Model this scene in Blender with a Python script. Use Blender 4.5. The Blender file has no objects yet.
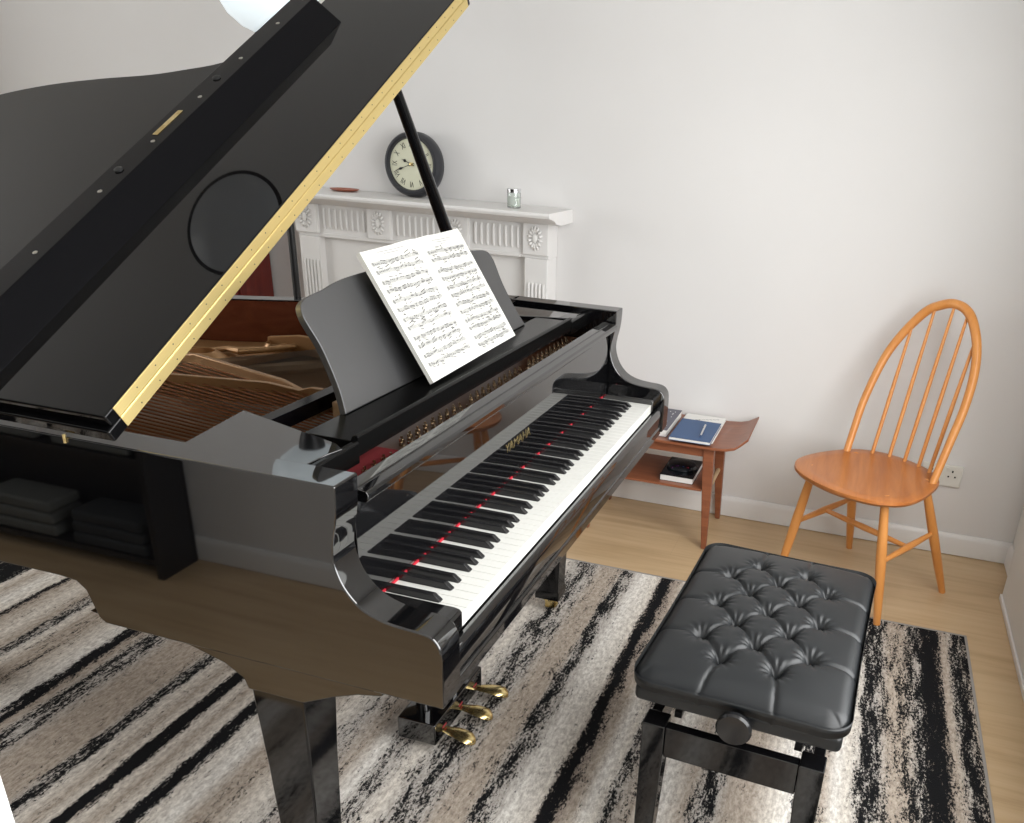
import bpy, math, random
from mathutils import Vector, Matrix
random.seed(7)
S = bpy.context.scene
COL = S.collection
PI = math.pi

# ------------------------------------------------------------------ camera
def make_camera():
    yaw, pitch, roll = 1.3003, 0.4147, 0.0591
    cy, sy, cp, sp = math.cos(yaw), math.sin(yaw), math.cos(pitch), math.sin(pitch)
    f = Vector((sy*cp, cy*cp, -sp)); r = Vector((cy, -sy, 0)); u = r.cross(f)
    cr, sr = math.cos(roll), math.sin(roll)
    r2 = cr*r + sr*u; u2 = -sr*r + cr*u; b = -f
    M = Matrix(((r2.x, u2.x, b.x, -1.0511), (r2.y, u2.y, b.y, -0.5408), (r2.z, u2.z, b.z, 1.4753), (0, 0, 0, 1)))
    cd = bpy.data.cameras.new('camera'); cam = bpy.data.objects.new('camera', cd); COL.objects.link(cam)
    cam.matrix_world = M
    cd.sensor_fit = 'HORIZONTAL'; cd.sensor_width = 36.0; cd.lens = 36.0*836.0/1024.0
    cd.shift_x = -104.12/1024; cd.shift_y = 82.23/1024
    cd.clip_start = 0.02
    S.camera = cam
make_camera()

# ------------------------------------------------------------------ world, exposure, window light, added rear fill
W = bpy.data.worlds.new('daylight'); S.world = W; W.use_nodes = True
bg = W.node_tree.nodes['Background']; bg.inputs['Color'].default_value = (0.80, 0.90, 1.0, 1); bg.inputs['Strength'].default_value = 2.0
S.view_settings.view_transform = 'Standard'; S.view_settings.look = 'None'
S.view_settings.exposure = -0.14; S.view_settings.gamma = 1.0
S.view_settings.use_curve_mapping = False

def area(name, loc, rot, sx, sy, power, color):
    d = bpy.data.lights.new(name, 'AREA'); d.shape = 'RECTANGLE'; d.size = sx; d.size_y = sy; d.energy = power; d.color = color
    o = bpy.data.objects.new(name, d); COL.objects.link(o); o.location = loc; o.rotation_euler = rot
    return o
WX0, WX1, WZ0, WZ1 = -1.05, 1.25, 0.55, 2.20     # the window in the right-hand wall
area('window_daylight', ((WX0+WX1)/2, -1.36, (WZ0+WZ1)/2), (math.radians(64), 0, 0), WX1-WX0, WZ1-WZ0, 84.0, (1.0, 0.98, 0.95))
area('rear_fill_light', (0.1, 3.74, 1.55), (math.radians(-90), 0, 0), 1.5, 1.2, 36.0, (1.0, 0.97, 0.92))  # fill light added behind the piano to lift the room's ambient level

# ------------------------------------------------------------------ materials
def mat(name, color=(.8, .8, .8), rough=.5, metal=0., ior=1.5, emit=None, es=0., trans=0., coat=0., sub=0.):
    m = bpy.data.materials.new(name); m.use_nodes = True
    b = m.node_tree.nodes['Principled BSDF']
    b.inputs['Base Color'].default_value = (*color, 1); b.inputs['Roughness'].default_value = rough
    b.inputs['Metallic'].default_value = metal; b.inputs['IOR'].default_value = ior
    b.inputs['Transmission Weight'].default_value = trans; b.inputs['Coat Weight'].default_value = coat
    if emit: b.inputs['Emission Color'].default_value = (*emit, 1); b.inputs['Emission Strength'].default_value = es
    m['b'] = 1
    return m
def spec(k, v): M[k].node_tree.nodes['Principled BSDF'].inputs['Specular IOR Level'].default_value = v
def nodes(m): return m.node_tree.nodes, m.node_tree.links, m.node_tree.nodes['Principled BSDF']
def N(m, t, **k):
    n = m.node_tree.nodes.new(t)
    for a, v in k.items():
        if a.startswith('i_'): n.inputs[a[2:].replace('_', ' ')].default_value = v
        else: setattr(n, a, v)
    return n
def ramp(m, stops, interp='LINEAR'):
    r = N(m, 'ShaderNodeValToRGB'); cr = r.color_ramp; cr.interpolation = interp
    while len(cr.elements) > 1: cr.elements.remove(cr.elements[0])
    cr.elements[0].position = stops[0][0]; cr.elements[0].color = (*stops[0][1], 1)
    for p, c in stops[1:]:
        e = cr.elements.new(p); e.color = (*c, 1)
    return r
def objco(m, scale=(1, 1, 1), rot=(0, 0, 0), loc=(0, 0, 0)):
    tc = N(m, 'ShaderNodeTexCoord'); mp = N(m, 'ShaderNodeMapping')
    mp.inputs['Scale'].default_value = scale; mp.inputs['Rotation'].default_value = rot; mp.inputs['Location'].default_value = loc
    m.node_tree.links.new(tc.outputs['Object'], mp.inputs['Vector'])
    return mp.outputs['Vector']
def bump(m, height, strength=.2, dist=.01):
    nd, lk, b = nodes(m); bp = N(m, 'ShaderNodeBump'); bp.inputs['Strength'].default_value = strength; bp.inputs['Distance'].default_value = dist
    lk.new(height, bp.inputs['Height']); lk.new(bp.outputs['Normal'], b.inputs['Normal'])
def noise(m, vec, scale=5, detail=4, rough=.5, dist=0.):
    n = N(m, 'ShaderNodeTexNoise'); n.inputs['Scale'].default_value = scale; n.inputs['Detail'].default_value = detail
    n.inputs['Roughness'].default_value = rough; n.inputs['Distortion'].default_value = dist
    m.node_tree.links.new(vec, n.inputs['Vector']); return n.outputs['Fac']
def wood(name, c1, c2, axis=0, scale=6, rough=.4, ior=1.45, coat=0., bstr=.03):
    m = mat(name, c1, rough, ior=ior, coat=coat); nd, lk, b = nodes(m)
    sc = [scale*4]*3; sc[axis] = scale*.35
    v = objco(m, tuple(sc)); f = noise(m, v, 1.0, 6, .6, .6)
    r = ramp(m, [(.3, c1), (.7, c2)]); lk.new(f, r.inputs['Fac']); lk.new(r.outputs['Color'], b.inputs['Base Color'])
    if bstr: bump(m, f, bstr, .002)
    return m
M = {}
M['lacquer'] = mat('black_piano_lacquer', (.0025, .0025, .003), .03, ior=2.0)
M['lacquer_satin'] = mat('black_lid_lacquer', (.003, .003, .0035), .025, ior=1.33)
M['desk_black'] = mat('black_desk_lacquer', (.020, .020, .021), .42, ior=1.9)
M['deep_black'] = mat('deep_black_paint', (.0025, .0025, .0035), .12, ior=1.2)
M['rail_black'] = mat('black_rail_paint', (.004, .004, .004), .18, ior=1.28)
M['leather'] = mat('black_leather', (.009, .0105, .012), .40, ior=1.48)
v = objco(M['leather']); bump(M['leather'], noise(M['leather'], v, 420, 2), .10, .0006)
M['bench_black'] = mat('black_bench_lacquer', (.004, .004, .0045), .06, ior=1.5)
M['hinge_brass'] = mat('satin_brass', (.80, .63, .27), .36, .95)
M['brass'] = mat('polished_brass', (.86, .66, .28), .22, 1.0)
nd, lk, b = nodes(M['brass']); v = objco(M['brass']); f = noise(M['brass'], v, 60, 5)
r = ramp(M['brass'], [(.35, (.62, .46, .18)), (.6, (.90, .74, .38))]); lk.new(f, r.inputs['Fac']); lk.new(r.outputs['Color'], b.inputs['Base Color'])
M['plate'] = mat('bronze_painted_iron', (.50, .28, .12), .38, .45)
M['copper'] = mat('copper_winding', (.42, .17, .07), .38, .9)
M['steel'] = mat('steel_wire', (.50, .48, .44), .3, 1.0)
M['pin_steel'] = mat('bronzed_pin', (.62, .50, .36), .25, 1.0)
M['dark_wood'] = mat('dark_pin_block', (.085, .035, .018), .35)
M['chrome'] = mat('chrome', (.75, .76, .78), .12, 1.0)
M['rubber'] = mat('black_rubber', (.012, .012, .012), .6)
M['red_felt'] = mat('red_felt', (.50, .012, .03), .9)
M['dark_red_felt'] = mat('dark_red_felt', (.24, .02, .025), .95)
M['ivory'] = mat('white_key_plastic', (.70, .70, .665), .25, ior=1.5)
M['ebony'] = mat('black_key_plastic', (.010, .010, .011), .22, ior=1.5)
M['inner_wood'] = wood('red_brown_rim_wood', (.13, .030, .014), (.20, .055, .025), 1, 8, .22, 1.6)
M['spruce'] = wood('soundboard_spruce', (.20, .105, .045), (.30, .17, .08), 1, 14, .35)
M['maple'] = wood('pale_maple', (.48, .32, .18), (.60, .42, .25), 0, 10, .5)
M['paper'] = mat('music_paper', (.62, .615, .575), .85)
M['ink'] = mat('printed_ink', (.10, .10, .10), .8)
M['staff'] = mat('thin_staff_ink', (.22, .22, .22), .8)
M['white_paint'] = mat('white_gloss_paint', (.80, .79, .77), .35)
M['trim_paint'] = mat('white_satin_paint', (.76, .75, .735), .4)
M['elm'] = wood('chestnut_elm', (.36, .115, .028), (.50, .185, .05), 0, 9, .28, 1.5)
M['beech'] = wood('golden_beech', (.60, .235, .055), (.69, .30, .082), 2, 7, .30, 1.5)
M['teak'] = wood('reddish_teak', (.19, .060, .028), (.30, .105, .048), 1, 9, .32, 1.5)
M['blue'] = mat('navy_blue_cover', (.035, .085, .20), .5)
M['pages'] = mat('white_page_block', (.78, .77, .74), .8)
M['grey_cover'] = mat('grey_speckled_cover', (.10, .10, .13), .5)
M['dark_cover'] = mat('black_glossy_cover', (.010, .012, .016), .25)
M['plastic_white'] = mat('white_socket_plastic', (.72, .71, .66), .35)
M['slot'] = mat('dark_slot', (.01, .01, .01), .7)
M['dial'] = mat('cream_clock_dial', (.60, .60, .46), .55)
M['clock_black'] = mat('black_clock_case', (.022, .023, .028), .38)
M['glass'] = mat('clear_jar_glass', (.92, .96, .94), .03, trans=1.0, ior=1.45)
M['wax'] = mat('ivory_wax', (.80, .82, .76), .5)
M['label_paper'] = mat('grey_label', (.42, .46, .42), .7)
M['copper_tray'] = mat('red_brown_pottery', (.36, .10, .05), .4)
M['shade'] = mat('frosted_lamp_glass', (.85, .92, .95), .35, emit=(.80, .93, 1.0), es=.55)
M['frosted'] = mat('frosted_ceiling_glass', (.88, .93, .97), .3)
M['cabinet_red'] = wood('dark_red_painted_wood', (.085, .010, .008), (.14, .018, .012), 2, 5, .25, 1.5)
M['black_frame'] = mat('black_painted_wood', (.008, .008, .009), .45)
M['fabric_dark'] = mat('dark_grey_fabric', (.030, .034, .036), .9)
M['fabric_mid'] = mat('faded_grey_fabric', (.13, .135, .125), .9)

def make_wall_mat():
    m = mat('painted_plaster', (.70, .69, .68), .78); nd, lk, b = nodes(m)
    v = objco(m); f = noise(m, v, 1.3, 3); r = ramp(m, [(.3, (.70, .69, .68)), (.7, (.73, .72, .71))])
    lk.new(f, r.inputs['Fac']); lk.new(r.outputs['Color'], b.inputs['Base Color'])
    bump(m, noise(m, v, 120, 3), .05, .001); return m
M['wall'] = make_wall_mat()
def make_bead_mat():
    m = mat('ribbed_wall_paper', (.70, .70, .68), .75); nd, lk, b = nodes(m)
    v = objco(m, (1, 1, 1)); w = N(m, 'ShaderNodeTexWave', wave_type='BANDS', bands_direction='X')
    w.inputs['Scale'].default_value = 34; w.inputs['Distortion'].default_value = 1.2; w.inputs['Detail'].default_value = 2
    lk.new(v, w.inputs['Vector']); bump(m, w.outputs['Fac'], .25, .002); return m
M['wall_rib'] = make_bead_mat()
M['ceiling'] = mat('white_ceiling_paint', (.78, .775, .76), .85)
def make_floor_mat():
    m = mat('oak_laminate', (.5, .33, .18), .42); nd, lk, b = nodes(m)
    # planks run along y
    v = objco(m, (1, 1, 1), (0, 0, PI/2))
    br = N(m, 'ShaderNodeTexBrick'); br.offset = .37; br.squash = 1
    br.inputs['Scale'].default_value = 1.0; br.inputs['Brick Width'].default_value = 1.25; br.inputs['Row Height'].default_value = .19
    br.inputs['Mortar Size'].default_value = .0012; br.inputs['Mortar Smooth'].default_value = .3
    br.inputs['Color1'].default_value = (.40, .40, .40, 1); br.inputs['Color2'].default_value = (.62, .62, .62, 1); br.inputs['Mortar'].default_value = (0, 0, 0, 1)
    lk.new(v, br.inputs['Vector'])
    v2 = objco(m, (26, 1.6, 1)); f = noise(m, v2, 1.0, 7, .62, 1.1)
    v3 = objco(m, (5, .7, 1)); f2 = noise(m, v3, 1.0, 4, .5, 2.2)
    mx = N(m, 'ShaderNodeMath', operation='MULTIPLY_ADD'); lk.new(f2, mx.inputs[0]); mx.inputs[1].default_value = .55
    ad = N(m, 'ShaderNodeMath', operation='MULTIPLY'); lk.new(f, ad.inputs[0]); ad.inputs[1].default_value = .45
    lk.new(ad.outputs[0], mx.inputs[2])
    r = ramp(m, [(.30, (.46, .31, .165)), (.5, (.60, .425, .245)), (.72, (.69, .515, .32))]); lk.new(mx.outputs[0], r.inputs['Fac'])
    mm = N(m, 'ShaderNodeMix', data_type='RGBA', blend_type='MULTIPLY'); mm.inputs['Factor'].default_value = .55
    g = N(m, 'ShaderNodeMix', data_type='RGBA', blend_type='MIX'); g.inputs['Factor'].default_value = .7
    lk.new(br.outputs['Color'], g.inputs[6]); g.inputs[7].default_value = (1, 1, 1, 1)
    lk.new(r.outputs['Color'], mm.inputs[6]); lk.new(g.outputs[2], mm.inputs[7])
    lk.new(mm.outputs[2], b.inputs['Base Color']); bump(m, f, .05, .001); return m
M['floor'] = make_floor_mat()

RUG_Y0, RUG_Y1 = -1.035, 2.45
def make_rug_mat():
    m = mat('striped_pile', (.5, .45, .4), .95); nd, lk, b = nodes(m)
    tc = N(m, 'ShaderNodeTexCoord'); sep = N(m, 'ShaderNodeSeparateXYZ'); lk.new(tc.outputs['Object'], sep.inputs[0])
    # the stripe borders wander a little
    wv = objco(m, (2.2, 9, 1)); wn = noise(m, wv, 1.0, 3)
    wv2 = objco(m, (60, 150, 1)); wn2 = noise(m, wv2, 1.0, 3, .7)
    a = N(m, 'ShaderNodeMath', operation='MULTIPLY_ADD'); lk.new(wn, a.inputs[0]); a.inputs[1].default_value = .022; lk.new(sep.outputs['Y'], a.inputs[2])
    a2 = N(m, 'ShaderNodeMath', operation='MULTIPLY_ADD'); lk.new(wn2, a2.inputs[0]); a2.inputs[1].default_value = .022; lk.new(a.outputs[0], a2.inputs[2])
    def half(y0, y1):
        mr = N(m, 'ShaderNodeMapRange'); lk.new(a2.outputs[0], mr.inputs['Value'])
        mr.inputs['From Min'].default_value = y0+.022; mr.inputs['From Max'].default_value = y1+.022
        return mr.outputs[0]
    cream, white, taupe, grey, dk = (.72, .675, .61), (.80, .775, .73), (.47, .405, .34), (.52, .49, .455), (.33, .28, .24)
    # (y, base colour, black share)
    st = [(-1.04, taupe, .46), (-.998, grey, .66), (-.965, taupe, .12), (-.935, dk, .75), (-.905, dk, .85), (-.885, grey, .50), (-.84, taupe, .42), (-.80, taupe, .30), (-.765, grey, .52),
          (-.735, grey, .62), (-.70, cream, .05), (-.675, white, .02), (-.645, taupe, .18), (-.615, grey, .62), (-.59, grey, .66), (-.565, white, .03), (-.53, cream, .02), (-.48, taupe, .12), (-.43, taupe, .08), (-.40, grey, .45),
          (-.37, grey, .58), (-.33, taupe, .10), (-.27, white, .02), (-.22, taupe, .15), (-.165, grey, .52), (-.145, cream, .10), (-.12, white, .0), (-.09, taupe, .10), (-.055, dk, .42), (-.038, dk, 1.0),
          (-.022, dk, .6), (-.008, cream, .1), (.05, white, .0), (.085, grey, .28), (.10, grey, .50), (.118, grey, .58), (.14, taupe, .20), (.19, taupe, .15), (.23, grey, .36), (.27, grey, .50), (.30, grey, .34), (.335, cream, .08),
          (.375, grey, .36), (.40, grey, .44), (.43, white, .05), (.48, taupe, .20), (.54, grey, .30), (.60, cream, .05), (.66, taupe, .25), (.70, taupe, .1), (.74, white, 0), (.79, cream, .10), (.815, grey, .80),
          (.835, grey, .80), (.855, cream, .05), (.89, taupe, .1), (.92, cream, 0), (.945, dk, .9), (.965, dk, 1.), (.98, cream, .05), (1.01, taupe, .15), (1.05, cream, .04), (1.078, grey, .62), (1.095, grey, .5), (1.12, taupe, .08),
          (1.17, taupe, .12), (1.23, taupe, .05), (1.28, grey, .42), (1.32, grey, .5), (1.35, taupe, .1), (1.375, dk, .85), (1.392, grey, .6), (1.405, grey, .66), (1.42, white, .02), (1.47, cream, .04), (1.52, taupe, .30), (1.57, taupe, .18), (1.60, cream, .1), (1.63, grey, .56), (1.67, taupe, .2), (1.72, cream, .05),
          (1.79, taupe, .12), (1.812, dk, .85), (1.83, cream, .05), (1.88, white, 0), (1.93, taupe, .05), (1.96, cream, 0), (1.985, grey, .75), (2.06, grey, .85), (2.12, dk, .7), (2.2, grey, .4), (2.3, taupe, .3), (2.45, grey, .6)]
    def pick(idx):
        cs = None
        chunks = [st[i:i+30] for i in range(0, len(st), 29)]
        for ch in chunks:
            if len(ch) < 2: continue
            y0, y1 = ch[0][0], ch[-1][0]; t = half(y0, y1)
            rr = ramp(m, [((s[0]-y0)/(y1-y0), s[1] if idx == 1 else (min(1, s[2]*.98+.09),)*3) for s in ch]); lk.new(t, rr.inputs['Fac'])
            if cs is None: cs = rr.outputs['Color']
            else:
                gt = N(m, 'ShaderNodeMath', operation='GREATER_THAN'); lk.new(a2.outputs[0], gt.inputs[0]); gt.inputs[1].default_value = y0+.022
                mx = N(m, 'ShaderNodeMix', data_type='RGBA'); lk.new(gt.outputs[0], mx.inputs[0]); lk.new(cs, mx.inputs[6]); lk.new(rr.outputs['Color'], mx.inputs[7]); cs = mx.outputs[2]
        return cs
    basec = pick(1); share = pick(2)
    # speckles, drawn out along the stripes
    v3 = objco(m, (90, 165, 1)); s1 = noise(m, v3, 1.0, 5, .8)
    v4 = objco(m, (10, 45, 1)); s2 = noise(m, v4, 1.0, 4, .6)
    mxs = N(m, 'ShaderNodeMath', operation='MULTIPLY_ADD'); lk.new(s2, mxs.inputs[0]); mxs.inputs[1].default_value = .40
    ms = N(m, 'ShaderNodeMath', operation='MULTIPLY'); lk.new(s1, ms.inputs[0]); ms.inputs[1].default_value = .60; lk.new(ms.outputs[0], mxs.inputs[2])
    mr = N(m, 'ShaderNodeMapRange'); lk.new(mxs.outputs[0], mr.inputs['Value']); mr.inputs['From Min'].default_value = .36; mr.inputs['From Max'].default_value = .64
    sub = N(m, 'ShaderNodeMath', operation='SUBTRACT'); lk.new(share, sub.inputs[0]); lk.new(mr.outputs[0], sub.inputs[1])
    mk = N(m, 'ShaderNodeMath', operation='MULTIPLY_ADD'); mk.use_clamp = True; lk.new(sub.outputs[0], mk.inputs[0]); mk.inputs[1].default_value = 7.; mk.inputs[2].default_value = .5
    # tuft mottling of the light yarns
    v5 = objco(m, (48, 95, 1)); s5 = noise(m, v5, 1.0, 5, .75)
    mt = ramp(m, [(.35, (.60, .57, .55)), (.62, (1.16, 1.16, 1.16))]); lk.new(s5, mt.inputs['Fac'])
    mul = N(m, 'ShaderNodeMix', data_type='RGBA', blend_type='MULTIPLY'); mul.inputs[0].default_value = 1.; lk.new(basec, mul.inputs[6]); lk.new(mt.outputs['Color'], mul.inputs[7])
    fin = N(m, 'ShaderNodeMix', data_type='RGBA'); lk.new(mk.outputs[0], fin.inputs[0]); lk.new(mul.outputs[2], fin.inputs[6]); fin.inputs[7].default_value = (.010, .010, .011, 1)
    lk.new(fin.outputs[2], b.inputs['Base Color'])
    v6 = objco(m, (1, 1, 1)); bump(m, noise(m, v6, 260, 3, .7), .6, .004)
    return m
M['rug'] = make_rug_mat()
spec('rug', .08)
M['rug_edge'] = mat('grey_binding', (.30, .28, .26), .9)

# ------------------------------------------------------------------ mesh helpers
class MB:
    def __init__(s): s.v = []; s.f = []; s.mi = []; s.cur = 0
    def add(s, vs, fs):
        o = len(s.v); s.v += [tuple(v) for v in vs]; s.f += [tuple(i+o for i in f) for f in fs]; s.mi += [s.cur]*len(fs); return s
    def box(s, x0, x1, y0, y1, z0, z1, T=None):
        vs = [Vector((x, y, z)) for x in (x0, x1) for y in (y0, y1) for z in (z0, z1)]
        if T: vs = [T @ v for v in vs]
        return s.add(vs, [(0, 1, 3, 2), (4, 6, 7, 5), (0, 4, 5, 1), (2, 3, 7, 6), (0, 2, 6, 4), (1, 5, 7, 3)])
    def prism(s, poly, axis, a, b, T=None):
        """poly in the other two axes, extruded along axis from a to b"""
        def P(p, t):
            if axis == 'x': q = Vector((t, p[0], p[1]))
            elif axis == 'y': q = Vector((p[0], t, p[1]))
            else: q = Vector((p[0], p[1], t))
            return T @ q if T else q
        n = len(poly); vs = [P(p, a) for p in poly]+[P(p, b) for p in poly]
        fs = [tuple(range(n-1, -1, -1)), tuple(range(n, 2*n))]+[(i, (i+1) % n, (i+1) % n+n, i+n) for i in range(n)]
        return s.add(vs, fs)
    def tube(s, pts, rad, seg=10, cap=True, flat=1.0, up=None):
        pts = [Vector(p) for p in pts]; n = len(pts)
        if not hasattr(rad, '__len__'): rad = [rad]*n
        vs = []; fs = []; last = None
        for i, p in enumerate(pts):
            t = (pts[min(i+1, n-1)]-pts[max(i-1, 0)]).normalized()
            ref = Vector(up) if up else (last if last else (Vector((0, 0, 1)) if abs(t.z) < .9 else Vector((1, 0, 0))))
            a = (ref-t*ref.dot(t)).normalized(); bb = t.cross(a); last = a
            for k in range(seg):
                th = 2*PI*k/seg; vs.append(p+(a*math.cos(th)*flat+bb*math.sin(th))*rad[i])
        for i in range(n-1):
            for k in range(seg):
                k2 = (k+1) % seg; fs.append((i*seg+k, i*seg+k2, (i+1)*seg+k2, (i+1)*seg+k))
        if cap: fs.append(tuple(range(seg-1, -1, -1))); fs.append(tuple((n-1)*seg+k for k in range(seg)))
        return s.add(vs, fs)
    def lathe(s, prof, c=(0, 0, 0), seg=32, T=None, sx=1., sy=1.):
        vs = []; fs = []; n = len(prof)
        for r, z in prof:
            for k in range(seg):
                th = 2*PI*k/seg; v = Vector((c[0]+r*sx*math.cos(th), c[1]+r*sy*math.sin(th), c[2]+z)); vs.append(T @ v if T else v)
        for i in range(n-1):
            for k in range(seg):
                k2 = (k+1) % seg; fs.append((i*seg+k, i*seg+k2, (i+1)*seg+k2, (i+1)*seg+k))
        fs.append(tuple(range(seg-1, -1, -1))); fs.append(tuple((n-1)*seg+k for k in range(seg)))
        return s.add(vs, fs)
    def build(s, name, m, parent=None, smooth=True, bevel=0., angle=35, segs=2, mats=None, sub=0):
        me = bpy.data.meshes.new(name); me.from_pydata([tuple(v) for v in s.v], [], s.f); me.update()
        import bmesh
        bm = bmesh.new(); bm.from_mesh(me); bmesh.ops.recalc_face_normals(bm, faces=bm.faces); bm.to_mesh(me); bm.free()
        me.materials.append(M[m] if isinstance(m, str) else m)
        if mats:
            for q in mats: me.materials.append(M[q])
            for p, i in zip(me.polygons, s.mi): p.material_index = i
        if smooth:
            for p in me.polygons: p.use_smooth = True
            me.set_sharp_from_angle(angle=math.radians(angle))
        o = bpy.data.objects.new(name, me); COL.objects.link(o)
        if parent: o.parent = parent; o.matrix_parent_inverse = PARENT_INV(parent)
        if bevel:
            bv = o.modifiers.new('bevel', 'BEVEL'); bv.width = bevel; bv.segments = segs; bv.limit_method = 'ANGLE'; bv.angle_limit = math.radians(40)
            bv.harden_normals = True
        return o
def PARENT_INV(p):
    # world matrix of the parent from its location and rotation only
    def world(o):
        loc = Matrix.Translation(o.location) @ o.rotation_euler.to_matrix().to_4x4()
        return (world(o.parent) @ o.matrix_parent_inverse @ loc) if o.parent else loc
    return world(p).inverted()
def thing(name, label, cat, loc=(0, 0, 0), group=None):
    o = bpy.data.objects.new(name, None); COL.objects.link(o); o.location = loc
    o['label'] = label; o['category'] = cat
    if group: o['group'] = group
    return o
def tag(o, label, cat, group=None):
    o['label'] = label; o['category'] = cat
    if group: o['group'] = group
    return o
def struct(o): o['kind'] = 'structure'; return o
def catmull(pts, n=6, closed=False):
    P = [Vector(p) for p in pts]; L = len(P); out = []
    rng = range(L) if closed else range(L-1)
    for i in rng:
        p0 = P[(i-1) % L] if closed or i > 0 else P[0]; p1 = P[i]; p2 = P[(i+1) % L]
        p3 = P[(i+2) % L] if closed or i+2 < L else P[-1]
        for k in range(n):
            t = k/n; out.append(.5*((2*p1)+(-p0+p2)*t+(2*p0-5*p1+4*p2-p3)*t*t+(-p0+3*p1-3*p2+p3)*t*t*t))
    if not closed: out.append(P[-1])
    return out
def text_mesh(body, size, T, m, name, parent, ext=.0004, align='CENTER'):
    cu = bpy.data.curves.new(name+'_text', 'FONT'); cu.body = body; cu.size = size; cu.extrude = ext; cu.align_x = align; cu.align_y = 'CENTER'
    o = bpy.data.objects.new(name+'_tmp', cu); COL.objects.link(o)
    bpy.context.view_layer.update()
    me = bpy.data.meshes.new_from_object(o.evaluated_get(bpy.context.evaluated_depsgraph_get()))
    me.transform(T); COL.objects.unlink(o); bpy.data.objects.remove(o)
    vs = [v.co.copy() for v in me.vertices]; fs = [tuple(p.vertices) for p in me.polygons]
    return vs, fs

# ------------------------------------------------------------------ the room
XW, XL, YR, YB, ZC = 2.158, -1.275, -1.245, 3.62, 2.52
T_ = .12
struct(MB().box(XL-T_, XW+T_, YR-T_, YB+T_, -.1, 0).build('floor', 'floor', smooth=False))
struct(MB().box(XL-T_, XW+T_, YR-T_, YB+T_, ZC, ZC+.1).build('ceiling', 'ceiling', smooth=False))
struct(MB().box(XW, XW+T_, YR-T_, YB+T_, 0, ZC).build('wall_far', 'wall', smooth=False))
struct(MB().box(XL-T_, XL, YR-T_, YB+T_, 0, ZC).build('wall_left', 'wall', smooth=False))
b = MB()
YS = YR+.058; b.box(XL-T_, WX0, YR-T_, YS, 0, ZC).box(1.845, XW, YR-T_, YR, 0, ZC).box(WX1, 1.845, YR-T_, YS, 0, ZC).box(WX0, WX1, YR-T_, YS, 0, WZ0).box(WX0, WX1, YR-T_, YS, WZ1, ZC)
struct(b.build('wall_right', 'wall_rib', smooth=False))
b = MB()
b.box(XL, -.65, YB, YB+T_, 0, ZC).box(.85, XW, YB, YB+T_, 0, ZC).box(-.65, .85, YB, YB+T_, 0, .95).box(-.65, .85, YB, YB+T_, 2.15, ZC)
struct(b.build('wall_rear', 'wall', smooth=False))
b = MB()
for x0, x1 in ((WX0, WX0+.06), (WX1-.06, WX1), ((WX0+WX1)/2-.025, (WX0+WX1)/2+.025)): b.box(x0, x1, YR-.09, YR-.03, WZ0, WZ1)
for z0, z1 in ((WZ0, WZ0+.06), (WZ1-.06, WZ1)): b.box(WX0, WX1, YR-.088, YR-.032, z0, z1)
b.box(WX0+.001, WX1-.001, YR-.03, YR+.10, WZ0, WZ0+.025)
struct(b.build('window_1', 'white_paint', bevel=.003))
b = MB()
for x0, x1 in ((-.65, -.59), (.79, .85), (.07, .12)): b.box(x0, x1, YB+.03, YB+.09, .95, 2.15)
for z0, z1 in ((.95, 1.01), (2.09, 2.15)): b.box(-.65, .85, YB+.032, YB+.088, z0, z1)
struct(b.build('added_rear_window', 'white_paint', bevel=.003))  # unseen window, added to frame the rear fill light
# skirting
def skirt(name, pts0, pts1, axis, sgn):
    prof = [(0, .002), (.016, .002), (.016, .068), (.012, .080), (.006, .088), (0, .088)]
    b = MB()
    if axis == 'y': b.prism([(pts0[0]+sgn*p[0], p[1]) for p in prof], 'y', pts0[1], pts1[1])
    else: b.prism([(pts0[1]+sgn*p[0], p[1]) for p in prof], 'x', pts0[0], pts1[0])
    return struct(b.build(name, 'trim_paint', bevel=.002))
skirt('baseboard_far', (XW, YR), (XW, YB), 'y', -1)
struct(MB().box(XL, 1.845, YR+.058, YR+.066, .002, .022).build('baseboard_right', 'trim_paint', bevel=.002))
skirt('baseboard_corner', (1.846, YR), (XW-.017, YR), 'x', 1)
skirt('baseboard_left', (XL, YR+.02), (XL, YB), 'y', 1)

# ------------------------------------------------------------------ rug
rug = thing('striped_rug', 'large low-pile rug with black, cream and taupe stripes under the piano', 'rug')
MB().box(-.62, 1.508, RUG_Y0, RUG_Y1, .001, .013).build('pile', 'rug', rug, smooth=False)
b = MB(); b.box(1.508, 1.517, RUG_Y0-.008, RUG_Y1, .001, .014); b.box(-.62, 1.517, RUG_Y0-.009, RUG_Y0, .001, .014)
b.build('edge_binding', 'rug_edge', rug, bevel=.002)
RZ = .0135

# ------------------------------------------------------------------ grand piano
GP = thing('grand_piano', 'glossy black grand piano with its lid propped open and music on the desk', 'piano')
BX0, BX1, TX0, TX1 = -.115, -.055, 1.28, 1.34      # outer/inner faces of the bass and treble sides
HT = .983
armf = catmull([(.135, HT), (.1365, .945), (.140, .918), (.147, .885), (.1475, .855), (.134, .818), (.108, .789), (.075, .775), (.04, .770), (.008, .768), (-.012, .762), (-.024, .745), (-.0265, .72)], 4)
armf = [(p[0], p[1]) for p in armf] if len(armf[0]) > 1 else armf
def v2(l): return [Vector((a, b_, 0)) for a, b_ in l]
armf = [(p.x, p.y) for p in catmull(v2([(.135, HT), (.1365, .945), (.140, .918), (.147, .885), (.1475, .855), (.134, .818), (.108, .789), (.075, .775), (.04, .770), (.008, .768), (-.012, .762), (-.024, .745), (-.0265, .72)]), 4)]
lower = [(-.026, .636), (.62, .640), (.632, .650), (.640, .675), (.648, .700), (.665, .714), (.70, .717)]
case = MB()
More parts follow.
